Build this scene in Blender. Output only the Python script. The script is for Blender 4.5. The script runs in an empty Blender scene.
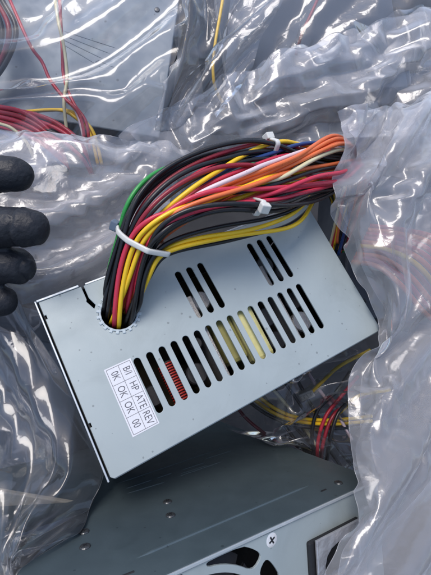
import bpy, bmesh, math, random
import numpy as np
from mathutils import Vector, Matrix

random.seed(7)
rng = np.random.default_rng(11)
S = bpy.context.scene
COL = S.collection

# ------------------------------------------------------------------ camera frame
FPX, CX, CY = 400.0, 215.5, 287.5          # focal length and principal point in photo pixels
PITCH = math.radians(56)
CAM = np.array([0.0, 0.0, 0.48])
R_ = np.array([1.0, 0, 0])
F_ = np.array([0, math.cos(PITCH), -math.sin(PITCH)])
U_ = np.array([0, math.sin(PITCH), math.cos(PITCH)])

def c2w(p):                                  # camera mm (x right, y down, z forward) -> world m
    p = np.asarray(p, float) * 0.001
    return CAM + p[..., 0:1] * R_ - p[..., 1:2] * U_ + p[..., 2:3] * F_

def d2w(d):
    d = np.asarray(d, float)
    return d[0] * R_ - d[1] * U_ + d[2] * F_

def ray(u, v):
    return np.array([(u - CX) / FPX, (v - CY) / FPX, 1.0])

def at(u, v, z):
    return c2w(ray(u, v) * z)

class Frame:                                 # local mm frame -> world m
    def __init__(s, o, ex, ey, ez):
        s.o, s.ex, s.ey, s.ez = o, ex, ey, ez
    def __call__(s, p):
        p = np.asarray(p, float) * 0.001
        return s.o + p[..., 0:1] * s.ex + p[..., 1:2] * s.ey + p[..., 2:3] * s.ez
    def mat(s):
        return Matrix([[s.ex[i], s.ey[i], s.ez[i], s.o[i]] for i in range(3)] + [[0, 0, 0, 1]])
    def hit(s, u, v, h=0.0):                 # pixel ray onto local plane z = h; world m
        d = d2w(ray(u, v)); o = s.o + s.ez * h * .001
        t = ((o - CAM) @ s.ez) / (d @ s.ez)
        return CAM + d * t
    def loc(s, w):
        d = (np.asarray(w) - s.o) * 1000
        return np.stack([d @ s.ex, d @ s.ey, d @ s.ez], -1)
    def lhit(s, u, v, h=0.0):
        return s.loc(s.hit(u, v, h))

def nrm(v):
    v = np.asarray(v, float); return v / np.linalg.norm(v)

# main supply: face rectangle solved from the photograph
e1 = nrm([0.86318523, -0.36521041, 0.34861528]); e2 = np.array([0.44851557, 0.87172042, -0.19732536])
e2 = nrm(e2 - (e2 @ e1) * e1); nn = np.cross(e1, e2)
MAIN = Frame(c2w(ray(37, 303) * 174.94)[..., :], d2w(e1), d2w(-e2), d2w(-nn))
MAIN.o = MAIN.o.reshape(3)
# lower supply: origin on its front right top corner
d1 = nrm([603, -8, 400]); bk = np.array([-.551, .0727, .8315]); bk = nrm(bk - (bk @ d1) * d1); up = np.cross(d1, bk)
LOW = Frame(c2w(ray(376, 478) * 190).reshape(3), d2w(d1), d2w(bk), d2w(up))

def frame_px(u, v, z, right, down, roll=0):
    """frame whose z axis faces the viewer; right/down are camera directions"""
    r = nrm(right); d = np.asarray(down, float); d = nrm(d - (d @ r) * r); n = np.cross(r, d)
    return Frame(at(u, v, z).reshape(3), d2w(r), d2w(-d), d2w(-n))

# ------------------------------------------------------------------ materials
def new_mat(name):
    m = bpy.data.materials.new(name); m.use_nodes = True
    nt = m.node_tree; nt.nodes.clear()
    return m, nt, (lambda t, **k: mk(nt, t, **k))

def mk(nt, t, **k):
    n = nt.nodes.new(t)
    for a, b in k.items():
        if hasattr(n, a): setattr(n, a, b)
    return n

def setin(n, **k):
    for a, b in k.items():
        n.inputs[a.replace('_', ' ')].default_value = b

def rgba(c): return (c[0], c[1], c[2], 1)

def surf(name, col, rough=.5, metal=0., var=.12, scale=120., bump=.15, bscale=900., speck=0., spec=.5, col2=None, coat=0, bdist=.0004):
    """general surface: two-tone mottling, rough variation, fine bump, optional dark specks"""
    m, nt, N = new_mat(name)
    out = N('ShaderNodeOutputMaterial'); b = N('ShaderNodeBsdfPrincipled'); L = nt.links.new
    tc = N('ShaderNodeTexCoord')
    n1 = N('ShaderNodeTexNoise'); setin(n1, Scale=scale, Detail=5., Roughness=.6); L(tc.outputs['Object'], n1.inputs['Vector'])
    mix = N('ShaderNodeMix', data_type='RGBA')
    mix.inputs[6].default_value = rgba([c * (1 - var) for c in col]); mix.inputs[7].default_value = rgba(col2 or [min(1, c * (1 + var)) for c in col])
    L(n1.outputs['Fac'], mix.inputs[0])
    colour = mix.outputs[2]
    if speck:
        v = N('ShaderNodeTexVoronoi'); setin(v, Scale=speck); L(tc.outputs['Object'], v.inputs['Vector'])
        wn = N('ShaderNodeTexNoise'); setin(wn, Scale=speck * .37, Detail=1.); L(tc.outputs['Object'], wn.inputs['Vector'])
        th = N('ShaderNodeMath', operation='MULTIPLY'); L(wn.outputs['Fac'], th.inputs[0]); th.inputs[1].default_value = .26
        sb = N('ShaderNodeMath', operation='SUBTRACT'); L(th.outputs[0], sb.inputs[0]); sb.inputs[1].default_value = .055
        lt = N('ShaderNodeMath', operation='LESS_THAN'); L(v.outputs['Distance'], lt.inputs[0]); L(sb.outputs[0], lt.inputs[1])
        lm = N('ShaderNodeMath', operation='MULTIPLY'); L(lt.outputs[0], lm.inputs[0]); lm.inputs[1].default_value = .55
        mx2 = N('ShaderNodeMix', data_type='RGBA'); L(lm.outputs[0], mx2.inputs[0]); L(colour, mx2.inputs[6])
        mx2.inputs[7].default_value = rgba([c * .35 for c in col]); colour = mx2.outputs[2]
    if speck:                                            # handling marks: broad faint smudges
        sn = N('ShaderNodeTexNoise'); setin(sn, Scale=22., Detail=6., Roughness=.7, Distortion=1.2); L(tc.outputs['Object'], sn.inputs['Vector'])
        sm = N('ShaderNodeMapRange'); setin(sm, From_Min=.5, From_Max=.75, To_Min=0., To_Max=.28); L(sn.outputs['Fac'], sm.inputs['Value'])
        mx3 = N('ShaderNodeMix', data_type='RGBA'); L(sm.outputs[0], mx3.inputs[0]); L(colour, mx3.inputs[6]); mx3.inputs[7].default_value = rgba([c * .55 for c in col]); colour = mx3.outputs[2]
    L(colour, b.inputs['Base Color'])
    n2 = N('ShaderNodeTexNoise'); setin(n2, Scale=scale * 2.3, Detail=4.); L(tc.outputs['Object'], n2.inputs['Vector'])
    mr = N('ShaderNodeMapRange'); setin(mr, From_Min=.3, From_Max=.7, To_Min=max(.03, rough - .08), To_Max=rough + .1)
    L(n2.outputs['Fac'], mr.inputs['Value']); L(mr.outputs[0], b.inputs['Roughness'])
    if bump:
        n3 = N('ShaderNodeTexNoise'); setin(n3, Scale=bscale, Detail=3.); L(tc.outputs['Object'], n3.inputs['Vector'])
        bp = N('ShaderNodeBump'); setin(bp, Strength=bump, Distance=bdist); L(n3.outputs['Fac'], bp.inputs['Height']); L(bp.outputs[0], b.inputs['Normal'])
    setin(b, Metallic=metal, IOR=1.5)
    b.inputs['Specular IOR Level'].default_value = spec
    b.inputs['Coat Weight'].default_value = coat
    L(b.outputs[0], out.inputs['Surface'])
    return m

def film_mat(name, haze=.09, tint=(.96, .965, .98), rough=.1, boost=2.2, milk=(.88, .885, .925), bump=.15):
    m, nt, N = new_mat(name); L = nt.links.new
    out = N('ShaderNodeOutputMaterial'); tc = N('ShaderNodeTexCoord')
    n1 = N('ShaderNodeTexNoise'); setin(n1, Scale=170., Detail=3., Roughness=.55, Distortion=.8); L(tc.outputs['Object'], n1.inputs['Vector'])
    hs = []
    for sc_, st_ in ((75., 0), (190., .35)):             # straight little creases between flat facets
        dm = N('ShaderNodeMix', data_type='RGBA'); dm.inputs[0].default_value = .006; L(tc.outputs['Object'], dm.inputs[6]); L(n1.outputs['Color'], dm.inputs[7])
        vo = N('ShaderNodeTexVoronoi'); setin(vo, Scale=sc_); L(dm.outputs[2], vo.inputs['Vector']); hs.append(vo)
    w1 = N('ShaderNodeMath', operation='MULTIPLY_ADD'); L(hs[1].outputs['Distance'], w1.inputs[0]); w1.inputs[1].default_value = .4; L(hs[0].outputs['Distance'], w1.inputs[2])
    bp = N('ShaderNodeBump'); setin(bp, Strength=bump, Distance=.004); L(w1.outputs[0], bp.inputs['Height'])
    tr = N('ShaderNodeBsdfTransparent'); tr.inputs[0].default_value = rgba(tint)
    df = N('ShaderNodeBsdfDiffuse'); df.inputs[0].default_value = rgba(milk)
    tl = N('ShaderNodeBsdfTranslucent'); tl.inputs[0].default_value = rgba(milk)
    ms = N('ShaderNodeMixShader'); ms.inputs[0].default_value = .38; L(df.outputs[0], ms.inputs[1]); L(tl.outputs[0], ms.inputs[2])
    lw = N('ShaderNodeLayerWeight'); setin(lw, Blend=.5)
    # the longer way through the film at a grazing angle scatters more
    hz = N('ShaderNodeMapRange'); setin(hz, From_Min=.0, From_Max=1., To_Min=haze, To_Max=min(.9, haze * 4.5)); 
    pw = N('ShaderNodeMath', operation='POWER'); L(lw.outputs['Facing'], pw.inputs[0]); pw.inputs[1].default_value = 2.2
    L(pw.outputs[0], hz.inputs['Value'])
    base = N('ShaderNodeMixShader'); L(hz.outputs[0], base.inputs[0]); L(tr.outputs[0], base.inputs[1]); L(ms.outputs[0], base.inputs[2])
    gl = N('ShaderNodeBsdfGlossy'); setin(gl, Roughness=rough); gl.inputs[0].default_value = (1, 1, 1, 1); L(bp.outputs[0], gl.inputs['Normal'])
    fr = N('ShaderNodeFresnel'); setin(fr, IOR=1.5); L(bp.outputs[0], fr.inputs['Normal'])
    fm = N('ShaderNodeMath', operation='MULTIPLY'); L(fr.outputs[0], fm.inputs[0]); fm.inputs[1].default_value = boost; fm.use_clamp = True
    top = N('ShaderNodeMixShader'); L(fm.outputs[0], top.inputs[0]); L(base.outputs[0], top.inputs[1]); L(gl.outputs[0], top.inputs[2])
    L(top.outputs[0], out.inputs['Surface'])
    return m

STEEL = surf('galvanised_steel', (.345, .40, .408), .46, .12, .09, 34, .07, 1800, speck=190)
STEEL_EDGE = surf('bare_steel_and_highlight', (.52, .56, .58), .35, .5, .08, 200, .05, 2500)  # pale steel of the case base, also used for the added highlight bar
STEEL_LOW = surf('shade_toned_steel', (.095, .13, .145), .42, .45, .07, 45, .05, 2500, speck=150)  # steel coloured darker in place of the dim reflection on the top
STEEL_FRONT = surf('light_steel_panel', (.345, .40, .408), .46, .12, .09, 34, .06, 2500, speck=240)
STEEL_BLUE = surf('blue_grey_steel', (.17, .21, .255), .5, .1, .07, 40, .05, 2500, speck=120)
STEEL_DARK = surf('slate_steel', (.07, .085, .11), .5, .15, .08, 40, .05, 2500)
BLACK = surf('black_plastic', (.012, .012, .014), .5, 0, .2, 300, .1)
INSIDE = surf('dark_interior', (.02, .021, .023), .7, 0, .3, 200, .1)
ALU = surf('dull_aluminium', (.42, .41, .40), .45, .7, .25, 500, .5, 1500)
TAPE = surf('yellow_tape', (.62, .58, .16), .4, 0, .35, 160, .3, 500, col2=(.80, .76, .42))
CAPS = surf('slate_capacitor_sleeve', (.05, .055, .06), .4, 0, .3, 200, .1)
OLIVE = surf('olive_tape', (.26, .24, .08), .45, 0, .3, 160, .3, 500)
REDCOIL = surf('red_enamel', (.42, .035, .025), .3, 0, .2, 500, 0)
PCBM = surf('circuit_board', (.10, .075, .03), .6, 0, .3, 300, .2)
SCREWM = surf('zinc_screw', (.78, .78, .78), .35, .3, .1, 500, .1)
SCREWD = surf('dark_screw', (.10, .105, .11), .3, .7, .2, 500, .1)
PAPER = surf('white_paper_label', (.68, .69, .72), .6, 0, .04, 250, .15, 1800)
INK = surf('grey_ink', (.10, .10, .12), .7, 0, .2, 900, 0)
NYLON = surf('milky_nylon', (.68, .68, .64), .35, 0, .08, 400, .1)
NYLON.node_tree.nodes['Principled BSDF'].inputs['Subsurface Weight'].default_value = .2
NYLON.node_tree.nodes['Principled BSDF'].inputs['Subsurface Radius'].default_value = (.002, .002, .002)
TIEHEAD = surf('slate_nylon', (.12, .16, .22), .4, 0, .1, 400, .1)
GROM = surf('translucent_grommet', (.46, .53, .56), .3, 0, .12, 400, .2)
GLOVE = surf('black_nitrile', (.017, .019, .025), .5, 0, .3, 90, .5, 420, spec=.35, bdist=.0012)
SLEEVE = surf('dark_sleeve', (.03, .032, .04), .8, 0, .2, 200, .6, 1200)
CARD = surf('beige_board', (.42, .39, .32), .8, 0, .12, 120, .3)
GROUND = surf('dark_floor', (.014, .014, .016), .8, 0, .3, 9, .1, 60)  # near black colour stands in for shade in the gaps
SOCK = surf('silver_foil_trim', (.50, .50, .52), .35, .6, .3, 260, .5, 300, bdist=.001)
CREAMP = surf('cream_connector', (.36, .36, .33), .45, 0, .08, 300, .1)

def wire_mat(name, c, var=.1):
    return surf(name, c, .33, 0, var, 220, .12, 700, spec=.5)
WM = dict(black=wire_mat('black_insulation', (.012, .012, .014)), red=wire_mat('red_insulation', (.50, .028, .055)),
          darkred=wire_mat('crimson_insulation', (.26, .015, .03)), yellow=wire_mat('yellow_insulation', (.88, .56, .02)),
          orange=wire_mat('orange_insulation', (.78, .17, .05)), green=wire_mat('green_insulation', (.03, .30, .06)),
          blue=wire_mat('blue_insulation', (.02, .055, .20)), white=surf('printed_white_insulation', (.75, .58, .60), .33, 0, .1, 220, .12, 700, speck=420),
          cream=wire_mat('cream_insulation', (.72, .66, .42)), pink=wire_mat('pink_red_insulation', (.58, .035, .075)))
FILM = film_mat('clear_bag_film', .21, rough=.13, boost=1.7)
FILM_M = film_mat('milky_bag_film', .22, rough=.15, boost=1.7)
FILM_T = film_mat('smooth_clear_film', .03, rough=.08, boost=1.35, bump=.05)
FILM_D = film_mat('thin_clear_film', .085, rough=.09, boost=1.6)

# ------------------------------------------------------------------ object helpers
def thing(name, label, cat, frame, group=None):
    o = bpy.data.objects.new(name, None); COL.objects.link(o)
    o.matrix_world = frame.mat(); o.empty_display_size = .02
    o['label'] = label; o['category'] = cat
    if group: o['group'] = group
    return o

def mesh(name, V, Fc, mat, parent=None, label=None, cat=None, group=None, smooth=False, kind=None, mi=None):
    """V in world metres; linked as one object, local to its parent (or to its own centre)"""
    V = np.asarray(V, float).reshape(-1, 3)
    me = bpy.data.meshes.new(name)
    if parent is not None:
        p = parent; M = p.matrix_basis.copy()
        while p.parent is not None:
            p = p.parent; M = p.matrix_basis @ M
        Mi = np.array(M.inverted()); L = V @ Mi[:3, :3].T + Mi[:3, 3]
        c = L.mean(0); L = L - c
    else:
        c = V.mean(0); L = V - c
    me.from_pydata(L.tolist(), [], [list(map(int, f)) for f in Fc])
    me.validate(); me.update()
    mats = mat if isinstance(mat, (list, tuple)) else [mat]
    for m in mats: me.materials.append(m)
    if mi is not None:
        for i, p in enumerate(me.polygons): p.material_index = mi[i]
    if smooth:
        for p in me.polygons: p.use_smooth = True
    o = bpy.data.objects.new(name, me); COL.objects.link(o)
    o.location = c.tolist()
    if parent is not None: o.parent = parent
    if label: o['label'] = label
    if cat: o['category'] = cat
    if group: o['group'] = group
    if kind: o['kind'] = kind
    return o

class MB:                                    # mesh builder, local mm in a frame
    def __init__(s, fr=None): s.v = []; s.f = []; s.fr = fr
    def add(s, V, Fc):
        n = len(s.v); s.v += [tuple(p) for p in np.asarray(V, float)]; s.f += [[i + n for i in f] for f in Fc]; return s
    def box(s, x0, x1, y0, y1, z0, z1, b=.0):
        if b <= 0:
            V = [(x, y, z) for z in (z0, z1) for y in (y0, y1) for x in (x0, x1)]
            return s.add(V, [(0, 2, 3, 1), (4, 5, 7, 6), (0, 1, 5, 4), (2, 6, 7, 3), (0, 4, 6, 2), (1, 3, 7, 5)])
        bm = bmesh.new(); bmesh.ops.create_cube(bm, size=1)
        for v in bm.verts:
            v.co = Vector(((x0 + x1) / 2 + v.co.x * (x1 - x0), (y0 + y1) / 2 + v.co.y * (y1 - y0), (z0 + z1) / 2 + v.co.z * (z1 - z0)))
        bmesh.ops.bevel(bm, geom=bm.edges[:], offset=b, segments=2, affect='EDGES', profile=.5)
        bm.verts.index_update(); s.add([v.co[:] for v in bm.verts], [[v.index for v in f.verts] for f in bm.faces]); bm.free(); return s
    def lathe(s, prof, o=(0, 0, 0), ax='z', n=28):
        """prof: (r, h) list about axis through o"""
        V = []; Fc = []
        for r, h in prof:
            for k in range(n):
                a = 2 * math.pi * k / n; c, d = r * math.cos(a), r * math.sin(a)
                p = {'z': (c, d, h), 'y': (c, h, d), 'x': (h, c, d)}[ax]
                V.append((o[0] + p[0], o[1] + p[1], o[2] + p[2]))
        for i in range(len(prof) - 1):
            for k in range(n):
                Fc.append((i * n + k, i * n + (k + 1) % n, (i + 1) * n + (k + 1) % n, (i + 1) * n + k))
        Fc.append(list(range(n))[::-1]); Fc.append([(len(prof) - 1) * n + k for k in range(n)])
        return s.add(V, Fc)
    def tube(s, pts, r, n=8):
        V, Fc = tube_geo(np.asarray(pts, float), r, n); return s.add(V, Fc)
    def build(s, name, mat, parent=None, **k):
        V = s.fr(np.array(s.v)) if s.fr else np.array(s.v)
        return mesh(name, V, s.f, mat, parent, **k)

def catmull(P, m):
    P = np.asarray(P, float); Q = np.vstack([2 * P[0] - P[1], P, 2 * P[-1] - P[-2]])
    d = np.r_[0, np.cumsum(np.linalg.norm(np.diff(P, axis=0), axis=1))]
    out = []
    for t in np.linspace(0, d[-1], m):
        i = min(max(np.searchsorted(d, t) - 1, 0), len(P) - 2)
        x = (t - d[i]) / (d[i + 1] - d[i] + 1e-12)
        a, b, c, e = Q[i], Q[i + 1], Q[i + 2], Q[i + 3]
        out.append(.5 * (2 * b + (c - a) * x + (2 * a - 5 * b + 4 * c - e) * x * x + (3 * b - a - 3 * c + e) * x ** 3))
    return np.array(out)

def tube_geo(P, r, n=8):
    m = len(P); r = np.full(m, r) if np.isscalar(r) else np.asarray(r)
    T = np.gradient(P, axis=0); T /= np.linalg.norm(T, axis=1)[:, None] + 1e-12
    ref = np.array([0.3, .2, 1.0]); ref -= (ref @ T[0]) * T[0]; ref /= np.linalg.norm(ref)
    V = []
    for i in range(m):
        ref = ref - (ref @ T[i]) * T[i]; ref /= np.linalg.norm(ref) + 1e-12; b = np.cross(T[i], ref)
        for k in range(n):
            a = 2 * math.pi * k / n; V.append(P[i] + r[i] * (math.cos(a) * ref + math.sin(a) * b))
    Fc = [(i * n + k, i * n + (k + 1) % n, (i + 1) * n + (k + 1) % n, (i + 1) * n + k) for i in range(m - 1) for k in range(n)]
    Fc.append(list(range(n))[::-1]); Fc.append([(m - 1) * n + k for k in range(n)])
    return V, Fc

def plate(loops, thick, bevel=.15):
    """2D outline with holes (first loop outside), local mm: mesh between z=-thick and z=0"""
    cu = bpy.data.curves.new('outline', 'CURVE'); cu.dimensions = '2D'; cu.fill_mode = 'BOTH'
    cu.extrude = thick / 2 - bevel; cu.bevel_depth = bevel; cu.offset = -bevel; cu.bevel_resolution = 1; cu.resolution_u = 1
    for lp in loops:
        sp = cu.splines.new('POLY'); sp.points.add(len(lp) - 1); sp.use_cyclic_u = True
        for p, q in zip(sp.points, lp): p.co = (q[0], q[1], 0, 1)
    o = bpy.data.objects.new('outline', cu); COL.objects.link(o)
    dg = bpy.context.evaluated_depsgraph_get(); me = o.evaluated_get(dg).to_mesh()
    V = np.array([v.co[:] for v in me.vertices]); Fc = [list(p.vertices) for p in me.polygons]
    o.evaluated_get(dg).to_mesh_clear(); bpy.data.objects.remove(o); bpy.data.curves.remove(cu)
    V[:, 2] -= thick / 2
    return V, Fc

def capsule(a, b, r, n=7):
    a, b = np.array(a, float), np.array(b, float); d = (b - a) / np.linalg.norm(b - a); p = np.array([-d[1], d[0]]); out = []
    for k in range(n + 1):
        t = math.pi * k / n; out.append(b + r * (math.cos(t) * p * -1 + math.sin(t) * d))
    for k in range(n + 1):
        t = math.pi * k / n; out.append(a + r * (math.cos(t) * p - math.sin(t) * d))
    return [tuple(q) for q in out]

def text_mesh(body, size):
    cu = bpy.data.curves.new('txt', 'FONT'); cu.body = body; cu.size = size; cu.align_x = 'CENTER'; cu.align_y = 'CENTER'; cu.resolution_u = 3
    o = bpy.data.objects.new('txt', cu); COL.objects.link(o)
    dg = bpy.context.evaluated_depsgraph_get(); me = o.evaluated_get(dg).to_mesh()
    V = np.array([v.co[:] for v in me.vertices]); Fc = [list(p.vertices) for p in me.polygons]
    o.evaluated_get(dg).to_mesh_clear(); bpy.data.objects.remove(o); bpy.data.curves.remove(cu)
    return V, Fc

def screw(fr, o, axis, r, name, mat, parent, ang=.4):
    """cross-head screw, local position o (mm) on a frame; axis 'z' or '-y' outwards"""
    mb = MB(); mb.lathe([(r, 0), (r, .25), (r * .9, .55), (r * .6, .75), (r * .3, .8)], n=24)
    c, s_ = math.cos(ang), math.sin(ang)
    V = np.array(mb.v); Fc = mb.f; mi = [0] * len(Fc)
    for w, l in ((r * .11, r * .48), (r * .48, r * .11)):
        x = MB().box(-w, w, -l, l, .6, .84 if w < l else .845); n0 = len(V); Q = np.array(x.v)
        Q = np.stack([Q[:, 0] * c - Q[:, 1] * s_, Q[:, 0] * s_ + Q[:, 1] * c, Q[:, 2]], 1)
        V = np.vstack([V, Q]); Fc = Fc + [[i + n0 for i in f] for f in x.f]; mi += [1] * len(x.f)
    if axis == '-y': V = np.stack([V[:, 0], -V[:, 2], V[:, 1]], 1)
    return mesh(name, fr(V + np.array(o)), Fc, [mat, BLACK], parent, mi=mi)

# ------------------------------------------------------------------ MAIN POWER SUPPLY
W, H, T = 150.0, 80.5, 58.0
psu = thing('power_supply', 'pale grey power supply on top, slotted face with white OK label and thick cable bundle', 'power supply', MAIN, 'power supplies in the pile')
def fpt(u, v): p = MAIN.lhit(u, v); return (p[0], p[1])
hc = np.array(fpt(119, 312.5)); HR = 9.0
slots = []
for i in range(16): slots.append(((28.7 + 6.03 * i, -41.7), (28.7 + 6.03 * i + .3, -64.4)))
for x0 in (63.4, 105.4):
    for k in range(3): slots.append(((x0 + 6.2 * k, -11.5), (x0 + 6.2 * k + .7, -33.8)))
a_, b_ = fpt(82.5, 287), fpt(87, 300); c_ = fpt(95, 307)
w_ = .55
outer = [(.6, 0), (a_[0] - w_, 0), (a_[0] - w_, b_[1] + .3), (b_[0] - w_, b_[1] - .6), (c_[0] - .6, c_[1] - .6), (c_[0] + .6, c_[1] + .9), (b_[0] + w_ + .5, b_[1] + .5), (a_[0] + w_, b_[1] + .9), (a_[0] + w_, 0),
         (W - 1.2, 0), (W - .4, -.3), (W, -1.2), (W, -H + 1.8), (W - 1.8, -H), (1.8, -H), (.6, -H + 1.2)]
for y in (-57.5, -7.5):
    outer += [(.6, y - .9), (1.5, y - .9), (1.5, y + .9), (.6, y + .9)]
hole = [(hc[0] + HR * math.cos(t), hc[1] + HR * math.sin(t)) for t in np.linspace(0, 2 * math.pi, 40, endpoint=False)]
pv, pf = plate([outer, hole] + [capsule(a, b, 1.62) for a, b in slots], 1.0, .18)
cov = MB(MAIN); cov.add(pv, pf)
# the sheet bends down at the lower and right edges
def bend_wall(mb, p, q, inward, depth, r=1.6):
    """strip of sheet following a bend from the plate edge p-q down the side"""
    p, q, inw = (np.array(list(a) + [0.]) for a in (p, q, inward)); prof = []
    for k in range(6):
        t = math.pi / 2 * k / 5; prof.append((r * (1 - math.sin(t)), -r * (1 - math.cos(t))))
    prof.append((0, -depth))
    V = []
    for off, z in prof:
        for e in (p, q): V.append(e + inw * (off - .02) + np.array([0, 0, z + .012]))
    n = len(prof)
    for off, z in prof:
        for e in (p, q): V.append(e + inw * (off + .9) + np.array([0, 0, z - .9 if off > .1 else z]))
    Fc = []
    for i in range(n - 1):
        Fc += [(2 * i, 2 * i + 1, 2 * i + 3, 2 * i + 2), (2 * n + 2 * i, 2 * n + 2 * i + 2, 2 * n + 2 * i + 3, 2 * n + 2 * i + 1)]
        Fc += [(2 * i, 2 * i + 2, 2 * n + 2 * i + 2, 2 * n + 2 * i), (2 * i + 1, 2 * n + 2 * i + 1, 2 * n + 2 * i + 3, 2 * i + 3)]
    mb.add(V, Fc)
cov.box(1.9, W - 1.9, -H - .35, -H + .6, -T, -.45, .3)
cov.box(W - .7, W + .3, -H + 1.6, -1.3, -T, -.5, .3)
cover = cov.build('cover', STEEL, psu)
base = MB(MAIN)
base.box(-1.0, -.25, -H - .2, .9, -T, .5, .2)           # left wall, its rim stands proud
base.box(-.1, a_[0] - 1.4, .1, 1.2, -T, .5, .22)          # upper wall, left of the cable slot
base.box(a_[0] + 1.5, W - .6, .15, 1.1, -T, -.35, .2)
base.box(-1.2, W, -H, .8, -T - 1.1, -T - .1)
base.build('case_base', STEEL_EDGE, psu)
gr = MB(MAIN)
for k in range(20):
    a = 2 * math.pi * (k + .5) / 20; c, s_ = math.cos(a), math.sin(a)
    bx = MB().box(HR - 1.1, HR + 1.0, -.7, .7, -.2, .5, .2); q = np.array(bx.v)
    gr.add(np.stack([hc[0] + q[:, 0] * c - q[:, 1] * s_, hc[1] + q[:, 0] * s_ + q[:, 1] * c, q[:, 2]], 1), bx.f)
gr.lathe([(HR - 1.0, -2.4), (HR - .1, -2.4), (HR - .1, .3), (HR - .5, .5), (HR - 1.0, .3)], (hc[0], hc[1], 0), n=40)
gr.f.pop(); gr.f.pop()
gr.build('grommet', GROM, psu)
# inside
MB(MAIN).box(1, W - 2, -H + 2, -1, -T + .3, -T + 2).build('circuit_board', PCBM, psu)
lin = MB(MAIN)
lin.box(.2, 1, -H + 1.5, -1, -T + 3, -1.6).box(W - 1.8, W - 1.1, -H + 1.5, -1.5, -T + 3, -1.6).box(1.5, W - 2, -.9, -.1, -T + 3, -1.15).box(1.5, W - 2, -H + 1.2, -H + 2, -T + 3, -1.6)
lin.build('dark_backing', INSIDE, psu)  # dark panels added so the slots and cable slit look unlit
for x in (64.4, 107.3):
    hs = MB(MAIN); hs.box(x - 1.8, x + 1.5, -69, -22.5, -50, -4.6, .4)
    for k in range(9): hs.box(x + 1.5, x + 4.2, -68 + 5 * k, -66.6 + 5 * k, -48, -14, .2)
    hs.build('heat_sink', ALU, psu)
tf = MB(MAIN); tf.box(79.6, 91.6, -66.5, -37, -48, -3.2, 2.2); tf.build('transformer', TAPE, psu)
tf = MB(MAIN); tf.box(68.2, 79.2, -62, -38, -48, -4.6, 2.2); tf.build('transformer', OLIVE, psu)
co = MB(MAIN); core = MB(MAIN)
for k in range(15):
    y = -65.6 + 1.25 * k
    t = np.linspace(0, 2 * math.pi, 21)
    co.tube(np.stack([41.2 + 4.0 * np.cos(t), y + .35 * np.sin(t), -9.0 + 4.0 * np.sin(t)], 1), .42, 6)
co.build('coil_winding', REDCOIL, psu, smooth=True)
core.lathe([(3.2, -67), (3.5, -66.5), (3.5, -47), (3.2, -46.5)], (41.2, 0, -9.0), 'y', 20).build('coil_core', INSIDE, psu)
for x, y, r, h in ((30, -58, 5, -9), (52, -58, 5.2, -6), (98, -48, 5.2, -7), (98, -61, 5, -9), (115, -58, 5.5, -7), (118, -46, 5, -10), (71, -26, 5, -9), (58, -45, 3, -5), (113, -22, 5, -9), (120, -30, 5, -7)):
    MB(MAIN).lathe([(r, -52), (r, h - .6), (r - .6, h)], (x, y, 0), n=24).build('capacitor', (BLACK, CAPS, BLACK, ALU)[int(x) % 4], psu)
# label
lb = MB(MAIN); lb.box(14.4, 26.6, -69.7, -39.1, .03, .14).build
lab = lb.build('label_sticker', PAPER, psu)
ink = MB(MAIN)
x0, x1, y0, y1 = 15.1, 25.9, -69.0, -39.8
ys = [y0, y0 + 7.4, y0 + 14.6, y0 + 21.9, y1]
def ln(xa, xb, ya, yb): ink.box(min(xa, xb) - .09, max(xa, xb) + .09, min(ya, yb) - .09, max(ya, yb) + .09, .145, .175)
for y in ys[1:-1]: ink.box(x0 + .1, x1 - .1, y - .09, y + .09, .145, .17)
for x in (x0, (x0 + x1) / 2, x1): ink.box(x - .09, x + .09, y0, y1, .145, .175)
for y in (y0, y1): ink.box(x0, x1, y - .09, y + .09, .145, .18)
for col, words in ((.75, ('B/I', 'HP', 'ATE', 'REV')), (.25, ('0K', 'OK', 'OK', '00'))):
    for k, wd in enumerate(words):
        cx = x0 + (x1 - x0) * col; cy = (ys[4 - k] + ys[3 - k]) / 2
        V, Fc = text_mesh(wd, 3.9)
        V = np.stack([V[:, 1] * 1.18 + cx, -V[:, 0] * .86 + cy, V[:, 2] + .16], 1)     # reads down the long side
        ink.add(V, Fc)
ink.build('printed_table', INK, lab)

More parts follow.
